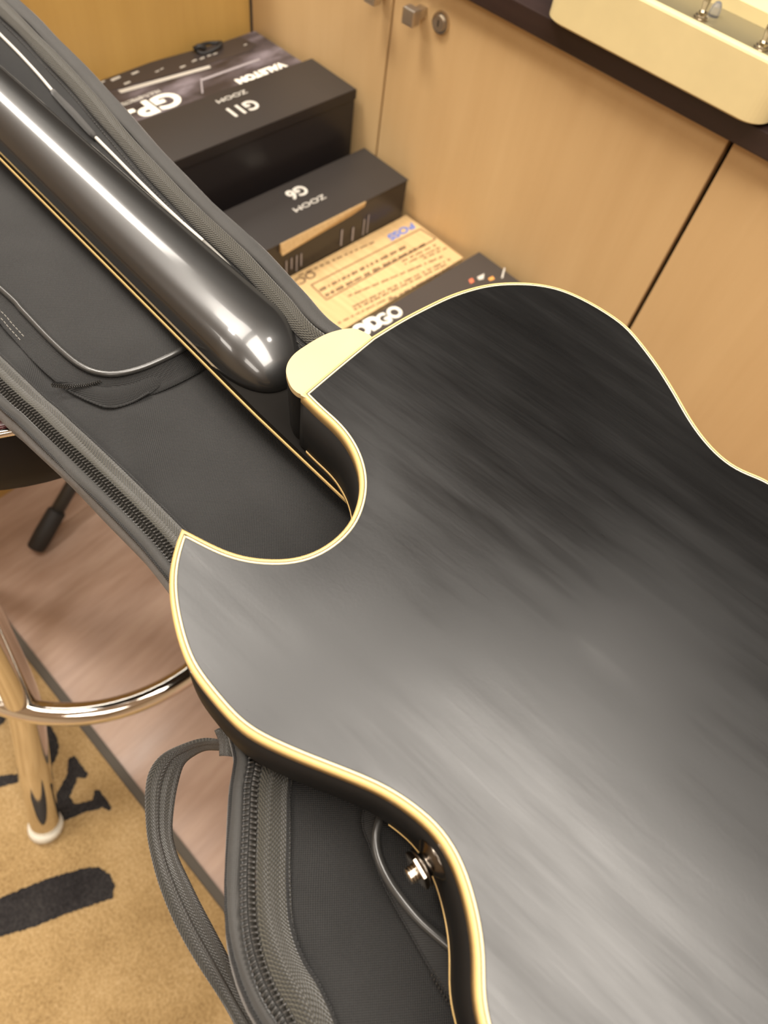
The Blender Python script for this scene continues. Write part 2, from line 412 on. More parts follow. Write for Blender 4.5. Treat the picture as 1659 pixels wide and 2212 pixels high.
def carton(name, label, corner, length, thick, ztop, mtop, mface, group=None):
    """corner: top corner at the cabinet, on the side facing right; box runs away from the cabinet (-Y) and to -X"""
    t = thing(name, label, 'box', (corner[0], corner[1], 0), group=group)
    c = Vector((corner[0], corner[1], 0)); P = [c, c - ex * thick, c - ex * thick - ey * length, c - ey * length]
    bm = bmesh.new(); vs = [bm.verts.new(p + Vector((0, 0, z))) for z in (.0, ztop - .0006) for p in P]
    for f in ((0, 1, 2, 3), (7, 6, 5, 4), (0, 4, 5, 1), (1, 5, 6, 2), (2, 6, 7, 3), (3, 7, 4, 0)): bm.faces.new([vs[i] for i in f])
    bmesh.ops.bevel(bm, geom=bm.edges[:], offset=.0012, segments=2, affect='EDGES')
    bmo('carton_body', bm, mface, t)
    # lid flap: thin sheet on top, proud by a hair with a folded lip down the face
    bm = bmesh.new(); e0 = .0008
    Q = [c + ex * e0, c - ex * thick, c - ex * thick - ey * length, c - ey * length + ex * e0]
    vs = [bm.verts.new(p + Vector((0, 0, z))) for z in (ztop - .0006, ztop + .0008) for p in Q]
    for f in ((0, 1, 2, 3), (7, 6, 5, 4), (0, 4, 5, 1), (1, 5, 6, 2), (2, 6, 7, 3), (3, 7, 4, 0)): bm.faces.new([vs[i] for i in f])
    bmo('lid_flap', bm, mtop, t)
    return t, c
def onbox(c, u, v, z): return c - ex * u - ey * v + Vector((0, 0, z))     # u back from right edge, v out from cabinet
def text(name, s, size, c, u, v, z, m, par, rot=math.pi, ext=.0002, bold=0, shear=0, sx=1, outline=0):
    cu = bpy.data.curves.new(name, 'FONT'); cu.body = s; cu.size = size; cu.extrude = ext; cu.offset = bold; cu.align_x = 'CENTER'; cu.align_y = 'CENTER'; cu.shear = shear
    if outline: cu.fill_mode = 'NONE'; cu.bevel_depth = outline; cu.bevel_resolution = 0
    o = bpy.data.objects.new('tmp', cu); COL.objects.link(o)
    dg = bpy.context.evaluated_depsgraph_get(); me = bpy.data.meshes.new_from_object(o.evaluated_get(dg)); bpy.data.objects.remove(o)
    me.name = name; me.materials.clear(); me.materials.append(m)
    ob = bpy.data.objects.new(name, me); COL.objects.link(ob)
    p = onbox(c, u, v, z + .0010)
    mt_ = Matrix.Translation(p) @ Matrix.Rotation(RB + rot, 4, 'Z') @ Matrix.Diagonal((sx, 1, 1, 1))
    me.transform(mt_); ob.parent = par; ob.matrix_parent_inverse = parent_inv(par)
    return ob
def inv(c, p):                                # world point -> (u, v) on a carton lid
    d = Vector((p[0], p[1], 0)) - c; return -d.dot(ex), -d.dot(ey)
def print_poly(name, c, z, polys, m, par, th=.0003):
    """flat print given in lid pixels"""
    bm = bmesh.new()
    for lp in polys:
        vs = [bm.verts.new(W(a, b, HC - z) + Vector((0, 0, .0009))) for a, b in lp]; f = bm.faces.new(vs)
        r = bmesh.ops.extrude_face_region(bm, geom=[f]); bmesh.ops.translate(bm, vec=(0, 0, th), verts=[q for q in r['geom'] if isinstance(q, bmesh.types.BMVert)])
    return bmo(name, bm, m, par)
def ctext(name, s, size, c, z, px, m, par, **kw):
    u, v = inv(c, W(px[0], px[1], HC - z)); return text(name, s, size, c, u, v, z, m, par, **kw)

RT = math.pi / 2                              # lettering runs along the box length
# box with G11
zA = HC - .53; pA = W(775, 190, .53)
tA, cA = carton('effects_carton', 'tall black carton marked G11, the highest step of the box row', (pA.x, pA.y - .006), .32, .0915, zA, M_carton, M_carton_f)
ctext('printed_lettering', 'G11', .028, cA, zA, (523, 235), M_print, tA, rot=-RT, bold=.0008)
ctext('printed_lettering', 'ZOOM', .0108, cA, zA, (500, 210), M_print, tA, rot=-RT, sx=1.5)
# lid lip
new('lid_lip', [onbox(cA, -.0014, v, zA + z) for v in (0, .32) for z in (.0008, -.012)] + [onbox(cA, -.0002, v, zA + z) for v in (0, .32) for z in (.0008, -.012)],
    [(0, 1, 3, 2), (4, 6, 7, 5), (1, 5, 7, 3), (0, 2, 6, 4), (0, 4, 5, 1), (2, 3, 7, 6)], M_carton_f, tA, False)
# box with G6
zB = HC - .606; pB = W(887, 385, .606)
tB, cB = carton('effects_carton', 'black carton marked G6 with a tan cardboard slit, second step down', (pB.x, pB.y - .006), .30, .0905, zB, M_carton, M_carton_f)
ctext('printed_lettering', 'G6', .026, cB, zB, (641, 416), M_print, tB, rot=-RT, bold=.0008)
ctext('printed_lettering', 'ZOOM', .0122, cB, zB, (668, 440), M_print, tB, rot=-RT, sx=1.5)
v0 = inv(cB, W(792, 437, .606))[1]; v1 = inv(cB, W(605, 528, .606))[1]
new('open_tab', [onbox(cB, -.0016 - d, v, zB + z) for (v, dd) in ((v0, .0), (v1, 1)) for (z, d) in ((.0004, 0), (-.003 - .012 * dd, .004 * dd))] +
    [onbox(cB, .001, v, zB + z) for v in (v0, v1) for z in (.0004, -.012)], [(0, 1, 3, 2), (4, 6, 7, 5), (1, 5, 7, 3), (0, 2, 6, 4), (0, 4, 5, 1), (2, 3, 7, 6)], M_kraft, tB, False)
for k, (v, h, wd) in enumerate(((.075, .030, .0018), (.083, .026, .002), (.104, .022, .003), (.126, .026, .0028), (.20, .020, .0022), (.208, .026, .002), (.217, .018, .0022), (.226, .022, .002), (.236, .015, .002))):
    bm = bmesh.new(); bmesh.ops.create_cube(bm, size=1)
    bmesh.ops.scale(bm, vec=(.0004, wd, h), verts=bm.verts); bmesh.ops.rotate(bm, cent=(0, 0, 0), matrix=Matrix.Rotation(RB, 3, 'Z'), verts=bm.verts)
    bmesh.ops.translate(bm, vec=onbox(cB, -.0009, v, zB - .040 - .002 * (k % 3)), verts=bm.verts); bmo('pale_streak', bm, M_mid, tB)  # thin pale upright strips on the carton face
# cardboard box with blue logo
zK = HC - .667; pK = W(1005, 553, .667)
tK, cK = carton('kraft_carton', 'tan kraft cardboard carton with blue logo and framed brown text', (pK.x, pK.y - .006), .36, .1170, zK, M_kraft, M_kraft)
ctext('printed_logo', 'BOSS', .017, cK, zK, (868, 500), M_blue, tK, rot=-RT, bold=.0006, shear=.2, sx=1.35)
def kline(polyline, wpx):
    polys = []
    for (a, b) in polyline:
        d = np.array(b, float) - np.array(a); nrm = np.array([-d[1], d[0]]) / np.linalg.norm(d) * wpx / 2
        a = np.array(a, float); b = np.array(b, float)
        polys.append([tuple(a - nrm), tuple(b - nrm), tuple(b + nrm), tuple(a + nrm)])
    return polys
fr = [(672, 617), (908, 496), (941, 517), (705, 649)]
print_poly('printed_frame', cK, zK, kline([(fr[i], fr[(i + 1) % 4]) for i in range(4)], 2.2), M_brownprint, tK)
def words(a, b, n, wpx, jit=3):
    """row of unreadable blurred words"""
    a = np.array(a, float); b = np.array(b, float); L = np.linalg.norm(b - a); t = 0; polys = []; d = (b - a) / L; nrm = np.array([-d[1], d[0]])
    while t < L:
        wl = random.uniform(4, 20) if n else 8
        if t + wl > L: break
        k = 0
        while k < wl:                         # letter-like strokes
            hh = wpx * random.uniform(.55, 1.0); p = a + d * (t + k)
            polys.append([tuple(p - nrm * hh / 2), tuple(p + d * 1.8 - nrm * hh / 2), tuple(p + d * 1.8 + nrm * hh / 2), tuple(p + nrm * hh / 2)])
            k += 2.4
        t += wl + random.uniform(4, 7)
    return polys
rows = [((690, 629), (880, 532), 8), ((703, 640), (925, 525), 8), ((645, 597), (808, 524), 4), ((868, 566), (948, 527), 4), ((874, 572), (960, 531), 4), ((914, 560), (968, 535), 4),
        ((752, 641), (975, 547), 4.5), ((762, 664), (982, 556), 4.5), ((765, 670), (985, 562), 4.5), ((840, 650), (990, 569), 4.5), ((730, 700), (850, 640), 4)]
bmset = []
for a, b, wpx in rows: bmset += words(a, b, 1, wpx)
pw = print_poly('printed_text_rows', cK, zK, bmset, M_brownprint, tK); pw['kind'] = 'stuff'
ctext('printed_mark', 'OCI', .018, cK, zK, (657, 602), M_brownprint, tK, rot=-RT, bold=.0002, sx=1.2)
# dark box with GO
zG = HC - .648; pG = W(1130, 605, .648); pG2 = W(1035, 545, .648); thG = (Vector((pG.x, pG.y)) - Vector((pG2.x, pG2.y))).length + .03
cGc = Vector((pG2.x, pG2.y, 0)) + ex * thG
tG, cG = carton('pedal_carton', 'dark grey carton lettered GO, half hidden behind the guitar shoulder', (cGc.x, cGc.y), .36, thG, zG, mat('charcoal_carton', (.045, .037, .033), .42), M_carton_f)
ctext('printed_lettering', 'GO', .026, cG, zG, (842, 684), M_white, tG, rot=RT, outline=.0010)
ctext('printed_lettering', 'POD', .027, cG, zG, (786, 713), M_white, tG, rot=RT, bold=.0018)
print_poly('printed_mark', cG, zG, [[(1012, 606), (1020, 602), (1024, 610), (1016, 614)]], M_redp, tG)
print_poly('printed_mark', cG, zG, [[(1030, 600), (1046, 592), (1044, 604), (1034, 606)]], M_print, tG)
print_poly('printed_mark', cG, zG, [[(1054, 603), (1064, 598), (1068, 604), (1058, 608)]], M_orp, tG)
print_poly('printed_mark', cG, zG, [[(1082, 602), (1088, 580), (1091, 580), (1086, 602)]], M_print, tG)
# far box with printed product picture
RB = math.radians(-2.2)
ex = Vector((math.cos(RB), math.sin(RB), 0)); ey = Vector((-math.sin(RB), math.cos(RB), 0))
zP = HC - .5385; pP = onbox(cA, .0935, -.0, 0)
thP = .1015
cPc = cA - ex * .1040 - ey * .004
M_carton_art = mat('violet_grey_printed_carton', (.05, .04, .045), .35)
def art():
    g = G(M_carton_art); n = g.noise(g.co('Object', (3, 1, 1), (0, 0, .5)), 10, 4, .6)
    g.l(g.ramp(n, [(.38, (.030, .024, .024)), (.52, (.075, .062, .068)), (.66, (.19, .165, .185))]), g.b.inputs['Base Color'])
art()
tP, cP = carton('printed_carton', 'farthest carton with violet grey artwork and white GP lettering, against the orange panel', (cPc.x, cPc.y), .38, thP, zP, M_carton_art, M_carton_f)
def pt(name, s, size, px, m, **kw): return ctext(name, s, size, cP, zP, px, m, tP, rot=-RT, **kw)
pt('printed_lettering', 'GP-200', .042, (273, 250), M_white, bold=.0016, sx=1.25)
pt('printed_lettering', 'VALETON', .0165, (563, 159), M_white, bold=.0010, sx=1.15)
pt('printed_lettering', 'MULTI-EFFECTS', .0085, (305, 212), M_print, bold=.0002)
print_poly('printed_stripe', cP, zP, [[(255, 197), (452, 143), (456, 148), (262, 203)]], M_print, tP)
print_poly('printed_picture', cP, zP, [[(205, 170), (520, 82), (556, 98), (540, 112), (450, 140), (230, 200)]], mat('picture_dark', (.045, .036, .034), .4), tP)
dots = []
for (a, b, r) in ((250, 170, 12), (222, 178, 6), (292, 158, 9), (420, 132, 6), (437, 127, 6), (452, 121, 5), (465, 117, 5), (395, 145, 7), (530, 98, 4), (275, 180, 8), (340, 155, 5), (350, 150, 4)):
    dots.append([(a - r, b + r * .3), (a + r * .6, b - r * .35), (a + r, b - r * .1), (a - r * .6, b + r * .6)])
for dt in dots: print_poly('printed_control', cP, zP + .0004, [dt], M_print, tP)
print_poly('printed_stripe', cP, zP, [[(433, 172), (436, 170), (439, 203), (436, 204)], [(436, 172), (560, 128), (562, 131), (438, 176)]], M_mid, tP)
# cable loop lying on the far carton
q0 = W(452, 101, .5343)
ring = [(q0.x + 0.0095 * math.cos(a) * (1 + .12 * math.sin(3 * a)), q0.y + .021 * math.sin(a), zP + .0042 + .0018 * math.sin(2 * a)) for a in np.linspace(0, 2 * math.pi, 40, endpoint=False)]
lp = thing('cable_tie', 'small black cord loop lying on the farthest printed carton', 'cord', (q0.x, q0.y, zP))
tube('cord_loop', ring, .0024, M_rubber, lp, 8, closed=True)
tube('cord_knot', [(q0.x - .004, q0.y - .024, zP + .006), (q0.x + .000, q0.y - .018, zP + .010), (q0.x + .004, q0.y - .010, zP + .007)], .0034, M_rubber, lp, 8)

# ------------------------------------------------------------------ guitar lying face down
DB, DT = .270, .313                          # back edge and top edge below the camera
ZB, ZT = HC - DB, HC - DT
gt = thing('guitar', 'black single-cutaway hollow-body guitar with cream binding lying face down on the open bag', 'guitar', (.10, .17, ZT))
cut = [(392, 1139), (435, 1161), (480, 1184), (530, 1200), (590, 1206), (645, 1202), (695, 1182), (735, 1152), (760, 1120), (774, 1080), (779, 1040), (772, 1000), (755, 960), (725, 920), (690, 890), (650, 850)]
heel = [(650, 850), (725, 787), (800, 726)]
shoulder = [(800, 726), (862, 688), (920, 658), (977, 632), (1047, 612), (1105, 607), (1165, 610), (1220, 623), (1278, 650), (1324, 678), (1359, 704), (1396, 748), (1428, 791), (1464, 848), (1498, 907), (1536, 958), (1579, 998), (1625, 1021), (1659, 1033)]
lowpx = [(1027, 2212), (1019, 2070), (1008, 1988), (987, 1907), (965, 1853), (932, 1804), (889, 1766), (824, 1722), (743, 1687), (634, 1644), (547, 1603), (504, 1570), (444, 1500)]
leftpx = [(405, 1440), (386, 1390), (373, 1340), (365, 1290), (364, 1240), (373, 1190), (392, 1139)]
hidden = [(.072, .301), (.11, .318), (.15, .339), (.2, .357), (.25, .354), (.29, .322), (.315, .26), (.325, .175), (.315, .09), (.29, .035), (.25, 0), (.2, -.012), (.15, -.010), (.105, .004)]
A_ = [U(*p, DB) for p in cut]; B_ = [U(*p, DB) for p in heel]; S_ = [U(*p, DB) for p in shoulder]
L_ = [U(*p, DB + .0065) for p in lowpx]; K_ = [U(*p, DB) for p in leftpx]
def sm(P, n=6): return resample(catmull(P, n), .003)[0]
segA = sm(A_); segB = sm(B_, 2); segC = sm(S_ + hidden + L_ + K_)
OUT = np.concatenate([segA[:-1], segB[:-1], segC[:-1]])
# light smoothing of the long free curve only
nA = len(segA) - 1; nB = len(segB) - 1; N = len(OUT)
for _ in range(6):
    Q = OUT.copy()
    for i in list(range(2, nA - 1)) + list(range(nA + nB + 3, N - 2)):
        Q[i] = .5 * OUT[i] + .25 * (OUT[i - 1] + OUT[(i + 1) % N])
    OUT = Q
ar = .5 * np.sum(OUT[:, 0] * np.roll(OUT[:, 1], -1) - np.roll(OUT[:, 0], -1) * OUT[:, 1])
CORN = [0, nA]
if ar < 0:
    OUT = OUT[::-1].copy(); CORN = [N - 1 - c for c in CORN]
def segdist(P, Q):
    """distance of every point in P to closed polygon Q"""
    A = Q; B = np.roll(Q, -1, 0); out = np.full(len(P), 9e9)
    for a, b in zip(A, B):
        d = b - a
        if d @ d < 1e-14: continue
        t = np.clip(((P - a) @ d) / (d @ d), 0, 1); e = P - (a + t[:, None] * d)
        out = np.minimum(out, np.hypot(e[:, 0], e[:, 1]))
    return out
def inset(off):
    R = miter(OUT, off)
    if off > 0:
        d = segdist(R, OUT); bad = d < off * .97
        for c in CORN: bad[c] = False
        for i in np.where(bad)[0]:
            j = min(CORN, key=lambda c: min(abs(i - c), N - abs(i - c))); R[i] = R[j]
    return R
OFF = {k: inset(k) for k in (0.0, .0008, .0020, .0023, .0032, .0035)}
def ringstrip(name, rings, m, idx=None, parent=gt, close=True):
    """rings: [(offset, z)] joined into a closed band"""
    V = []; Fc = []; k = len(rings); ids = list(range(N)) if idx is None else idx; n = len(ids)
    for i in ids:
        for off, z in rings: V.append((OFF[off][i][0], OFF[off][i][1], z))
    for i in range(n if idx is None else n - 1):
        j = (i + 1) % n
        for q in range(k if close else k - 1): Fc.append((i * k + q, j * k + q, j * k + (q + 1) % k, i * k + (q + 1) % k))
    o = new(name, V, Fc, m, parent, True)
    return o
ringstrip('back_binding', [(0.0, ZB - .0066), (0.0, ZB - .0014), (.0008, ZB - .0002), (.0020, ZB), (.0020, ZB - .0066)], M_bind)
ringstrip('purfling_line', [(.0020, ZB), (.0023, ZB), (.0023, ZB - .001), (.0020, ZB - .001)], M_black)
ringstrip('purfling', [(.0023, ZB), (.0032, ZB + .0001), (.0032, ZB - .001), (.0023, ZB - .001)], M_purf)
ringstrip('purfling_line', [(.0032, ZB), (.0035, ZB), (.0035, ZB - .001), (.0032, ZB - .001)], M_black)
ringstrip('rim', [(0.0, ZB - .0066), (.0008, ZB - .0066), (.0008, ZT), (0.0, ZT + .0015)], M_rim)
# top binding starts beside the neck block and runs round the body
pend = np.array(U(637, 958, DT - .003)); inner = OUT
side = [i for i in range(N)]
# walk the cutaway from horn (corner 0) to heel corner
if ar < 0: seq = [(N - 1 - i) for i in range(0, nA)]
else: seq = list(range(0, nA))
dist = [np.hypot(*(OUT[i] - pend)) for i in seq]; cutk = int(np.argmin(dist))
order = [(N - 1 - i) if ar < 0 else i for i in range(N)]
wst = np.array(U(868, 1752, DB + .0065)); wk = int(np.argmin([np.hypot(*(OUT[order[k]] - wst)) for k in range(N)]))
ids = order[:cutk]; ids2 = order[nA + nB:wk + 1]
OFF[-.0003] = inset(-.0003)
ringstrip('top_binding', [(-.0003, ZT + .0022), (-.0003, ZT), (.0020, ZT), (.0020, ZT + .0022)], M_bind, idx=ids)
ringstrip('top_binding', [(-.0003, ZT + .0009), (-.0003, ZT), (.0020, ZT), (.0020, ZT + .0009)], M_bind, idx=ids2)
# carved back
inn = OFF[.0035]
keep = [0]
for i in range(1, N):
    if np.hypot(*(inn[i] - inn[keep[-1]])) > 1e-5: keep.append(i)
inn = inn[keep]
if np.hypot(*(inn[0] - inn[-1])) < 1e-5: inn = inn[:-1]
def inside(P, Q):
    A = Q; B = np.roll(Q, -1, 0); c = np.zeros(len(P), bool)
    for a, b in zip(A, B):
        if a[1] == b[1]: continue
        k = ((a[1] > P[:, 1]) != (b[1] > P[:, 1])) & (P[:, 0] < (b[0] - a[0]) * (P[:, 1] - a[1]) / (b[1] - a[1]) + a[0]); c ^= k
    return c
x0, y0 = inn.min(0) - .012; x1, y1 = inn.max(0) + .012
u_ = None
def bil(A, gx_, gy_, h_, P):
    fx = np.clip((P[:, 0] - gx_[0]) / h_, 0, len(gx_) - 1.001); fy = np.clip((P[:, 1] - gy_[0]) / h_, 0, len(gy_) - 1.001)
    i = fx.astype(int); j = fy.astype(int); a = fx - i; b = fy - j
    return A[i, j] * (1 - a) * (1 - b) + A[i + 1, j] * a * (1 - b) + A[i, j + 1] * (1 - a) * b + A[i + 1, j + 1] * a * b
for hn, its in ((.008, 1500), (.004, 900), (.002, 700)):
    ngx = np.arange(x0, x1, hn); ngy = np.arange(y0, y1, hn); GX, GY = np.meshgrid(ngx, ngy, indexing='ij')
    pg = np.stack([GX.ravel(), GY.ravel()], 1); IN = inside(pg, inn).reshape(GX.shape)
    v = np.zeros(GX.shape) if u_ is None else bil(u_, gx, gy, hh, pg).reshape(GX.shape)
    gx, gy, hh = ngx, ngy, hn; v = np.where(IN, v, 0)
    for it in range(its):
        v = np.where(IN, .25 * (np.roll(v, 1, 0) + np.roll(v, -1, 0) + np.roll(v, 1, 1) + np.roll(v, -1, 1) + hh * hh), 0)
    u_ = v
pts = np.stack(np.meshgrid(np.arange(x0, x1, .0036), np.arange(y0, y1, .0036), indexing='ij'), -1).reshape(-1, 2); ins = inside(pts, inn)
u_ /= u_.max()
def arch(P):
    s = bil(u_, gx, gy, hh, P)
    d = segdist(P, inn); f = np.clip(d / .004, 0, 1); f = f * f * (3 - 2 * f)
    return .0070 * (1 - np.exp(-(s / .62) ** 1.5)) * f
dd = segdist(pts[ins], inn); gp = pts[ins][dd > .0022]
allp = [Vector(p) for p in inn] + [Vector(p) for p in gp]
nb = len(inn)
res = geometry.delaunay_2d_cdt(allp, [(i, (i + 1) % nb) for i in range(nb)], [], 1, 1e-7)
VP = np.array([tuple(v) for v in res[0]]); hz = arch(VP)
edge = segdist(VP, inn) < 1e-6; hz[edge] = 0
bk = new('back_plate', [(p[0], p[1], ZB + .00005 + h) for p, h in zip(VP, hz)], [tuple(f) for f in res[2]], M_back, gt)
if bk.data.polygons[0].normal.z < 0: bk.data.flip_normals()
# front plate of the guitar underneath
bm = bmesh.new(); f = bm.faces.new([bm.verts.new((p[0], p[1], ZT)) for p in OFF[.0020][::2]])
r = bmesh.ops.extrude_face_region(bm, geom=[f]); bmesh.ops.translate(bm, vec=(0, 0, .004), verts=[q for q in r['geom'] if isinstance(q, bmesh.types.BMVert)])
bmo('front_plate', bm, M_gloss, gt)
# heel cap and heel
capP = [U(*p, DB - .0002) for p in ((652, 851), (640, 845), (628, 832), (620, 812), (618, 798), (622, 782), (633, 766), (650, 752), (680, 733), (705, 720), (730, 712), (752, 708), (770, 709), (785, 715), (803, 724), (812, 738), (664, 862))]
capP = [tuple(p) for p in catmull(capP[:15], 4)] + capP[15:]
def prism(name, P, z0, z1, m, par, bev=0, sc=1.0, taper=1.0):
    c = np.mean(np.array(P), 0); bm = bmesh.new()
    lo = [bm.verts.new((c[0] + (p[0] - c[0]) * taper, c[1] + (p[1] - c[1]) * taper, z0)) for p in P]
    hi = [bm.verts.new((c[0] + (p[0] - c[0]) * sc, c[1] + (p[1] - c[1]) * sc, z1)) for p in P]
    bm.faces.new(lo); ft = bm.faces.new(hi); n = len(P)
    for i in range(n): bm.faces.new((lo[i], lo[(i + 1) % n], hi[(i + 1) % n], hi[i]))
    if bev:
        bmesh.ops.bevel(bm, geom=ft.edges[:], offset=bev, segments=2, affect='EDGES')
    return bmo(name, bm, m, par)
prism('heel_cap', capP, ZB - .0035, ZB - .0003, M_cap, gt, .0006)
prism('heel', capP, ZT, ZB - .0035, M_rim, gt, 0, .985, .86)
# neck: D-shaped shaft with a rounded end at the heel
def nc(x): return .1975 - .0635 * (x + .22)
def hw(x): return .0283 - .0165 * (-.2 - x) * .9 if x < -.2 else .0283
def rise(x): return .030 * max(0, -.2 - x)
V = []; Fc = []; xs = list(np.linspace(-.60, -.235, 26)) + [-.235 + .040 * math.sin(a) for a in np.linspace(0.08, math.pi / 2, 14)]
SEG = 28
for i, x in enumerate(xs):
    s = 1.0
    if x > -.235: s = math.sqrt(max(0, 1 - ((x + .235) / .0402) ** 2)) ** .8
    th = .0215 * (.35 + .65 * s if x > -.235 else 1) + .002 * max(0, (x + .35) / .12 if x < -.235 else 1) * s
    for k in range(SEG + 1):
        a = math.pi * k / SEG; c_, s_ = math.cos(a), math.sin(a)
        yy = hw(x) * s * math.copysign(abs(c_) ** .85, c_); zz = th * s * (s_ ** .9)
        V.append((x, nc(x) + yy, ZT + rise(x) + zz))
for i in range(len(xs) - 1):
    for k in range(SEG): Fc.append((i * (SEG + 1) + k, i * (SEG + 1) + k + 1, (i + 1) * (SEG + 1) + k + 1, (i + 1) * (SEG + 1) + k))
    Fc.append((i * (SEG + 1) + SEG, i * (SEG + 1), (i + 1) * (SEG + 1), (i + 1) * (SEG + 1) + SEG))
nk = new('neck', V, Fc, M_neck, gt)
def strip_box(name, xa, xb, lo, hi, z0, z1, m, par, n=20):
    V = []; Fc = []
    for x in np.linspace(xa, xb, n):
        for (w_, z_) in ((lo(x), z0), (hi(x), z0), (hi(x), z1), (lo(x), z1)): V.append((x, nc(x) + w_, ZT + rise(x) + z_))
    for i in range(n - 1):
        for k in range(4): Fc.append((i * 4 + k, i * 4 + (k + 1) % 4, i * 4 + 4 + (k + 1) % 4, i * 4 + 4 + k))
    Fc += [(0, 1, 2, 3), tuple(4 * (n - 1) + k for k in (3, 2, 1, 0))]
    return new(name, V, Fc, m, par, False)
fbp = strip_box('fretboard', -.60, -.118, lambda x: -hw(x), lambda x: hw(x), -.0055, -.0001, M_fret_wood, gt)
strip_box('fretboard_binding', -.60, -.118, lambda x: -hw(x) - .0009, lambda x: -hw(x) + .0001, -.0056, -.0040, M_bind, fbp)
strip_box('fretboard_binding', -.60, -.118, lambda x: hw(x) - .0001, lambda x: hw(x) + .0008, -.0056, -.0044, M_bind, fbp)
strip_box('headstock', -.79, -.595, lambda x: -.024 - .10 * abs(x + .60) * .9, lambda x: .024 + .10 * abs(x + .60) * .9, -.004, .012, M_gloss, gt, 6)
# strap button
pb = np.array(U(945, 1838, DB + .022)); i0 = int(np.argmin(np.hypot(*(OUT - pb).T)))
tv = OUT[(i0 + 3) % N] - OUT[i0 - 3]; tv /= np.linalg.norm(tv); nv = np.array([tv[1], -tv[0]])
b0 = Vector((OUT[i0][0], OUT[i0][1], ZB - .0245)); nx = Vector((nv[0], nv[1], 0))
q4 = nx.to_track_quat('Z', 'Y').to_matrix().to_4x4() @ Matrix.Diagonal((1.08, 1.08, .58, 1))
def lathe(name, prof, origin, rotm, m, par, seg=28, flat=False):
    bm = bmesh.new(); rings = []
    for r_, z_ in prof: rings.append([bm.verts.new(origin + (rotm @ Vector((r_ * math.cos(2 * math.pi * k / seg), r_ * math.sin(2 * math.pi * k / seg), z_)))) for k in range(seg)])
    for a, b in zip(rings, rings[1:]):
        for k in range(seg): bm.faces.new((a[k], a[(k + 1) % seg], b[(k + 1) % seg], b[k]))
    bm.faces.new(rings[0]); bm.faces.new(rings[-1])
    return bmo(name, bm, m, par, not flat)
r3 = q4.to_3x3()
sb = lathe('strap_button', [(.0085, -.001), (.0075, .002), (.0045, .0055), (.0042, .008), (.0068, .0095), (.0072, .0105), (.0068, .0115), (.003, .012)], b0, r3, mat('dark_nickel', (.14, .12, .10), .22, 1), gt)
lathe('hex_nut', [(.0066, .0118), (.0068, .0125), (.0068, .0142), (.0062, .0148), (.003, .0149)], b0, r3, mat('brown_nickel', (.34, .28, .22), .2, 1), sb, 6, True)
lathe('screw_tip', [(.0030, .0146), (.0030, .0162), (.0026, .0165), (.0031, .0172), (.0031, .0182), (.0026, .0186), (.0030, .0192), (.0028, .0204), (.0016, .0212)], b0, r3, M_nickel, sb, 14)

# ------------------------------------------------------------------ gig bag lying open under the guitar
ZI = HC - .336
bag = thing('gig_bag', 'open charcoal nylon gig bag with black zips and piping spread under the guitar', 'bag', (-.1, .17, ZI - .012))
TZ = .322
def wz(px, py, d): v = W(px, py, d); return (v.x, v.y, v.z)
left = [(-.82, .086, HC - TZ), (-.60, .0845, HC - TZ), (-.45, .083, HC - TZ)] + [wz(x, y, TZ) for x, y in ((2, 834), (60, 886), (120, 944), (180, 1002), (240, 1060), (300, 1120), (355, 1180))]
mid = [(-.135, .075, HC - TZ - .002), (-.10, .060, HC - TZ - .002)]
low = [wz(x, y, TZ) for x, y in ((548, 1612), (542, 1700), (538, 1800), (534, 1900), (538, 2000), (556, 2080), (585, 2150), (622, 2212))]
rest = [(.035, -.022, HC - TZ), (.08, -.036, HC - TZ), (.14, -.045, HC - TZ), (.2, -.046, HC - TZ), (.27, -.034, HC - TZ), (.33, .005, HC - TZ), (.365, .07, HC - TZ), (.375, .16, HC - TZ), (.355, .26, HC - TZ), (.30, .34, HC - TZ), (.2, .375, HC - TZ), (.1, .36, HC - TZ)]
zp, _ = resample(catmull(left + mid + low + rest, 6), .004)
sweep('zip_tape', zp, [(-.0165, -.0130), (-.0145, -.0108), (-.0105, -.0065), (-.0070, -.0030), (-.0045, -.0010), (-.0028, -.0010)], M_tape, bag, .0008, wob=.0007)
sweep('outer_band', zp, [(.0028, -.0012), (.0040, .0003), (.0058, .0001), (.0078, -.0014), (.0090, -.005), (.0094, -.011), (.0090, -.019), (.007, -.0245)], M_nylon_smooth, bag, .001, wob=.0007)
sweep('zip_groove', zp, [(-.0032, -.0012), (-.0015, -.0026), (.0015, -.0026), (.0032, -.0014)], M_black, bag)
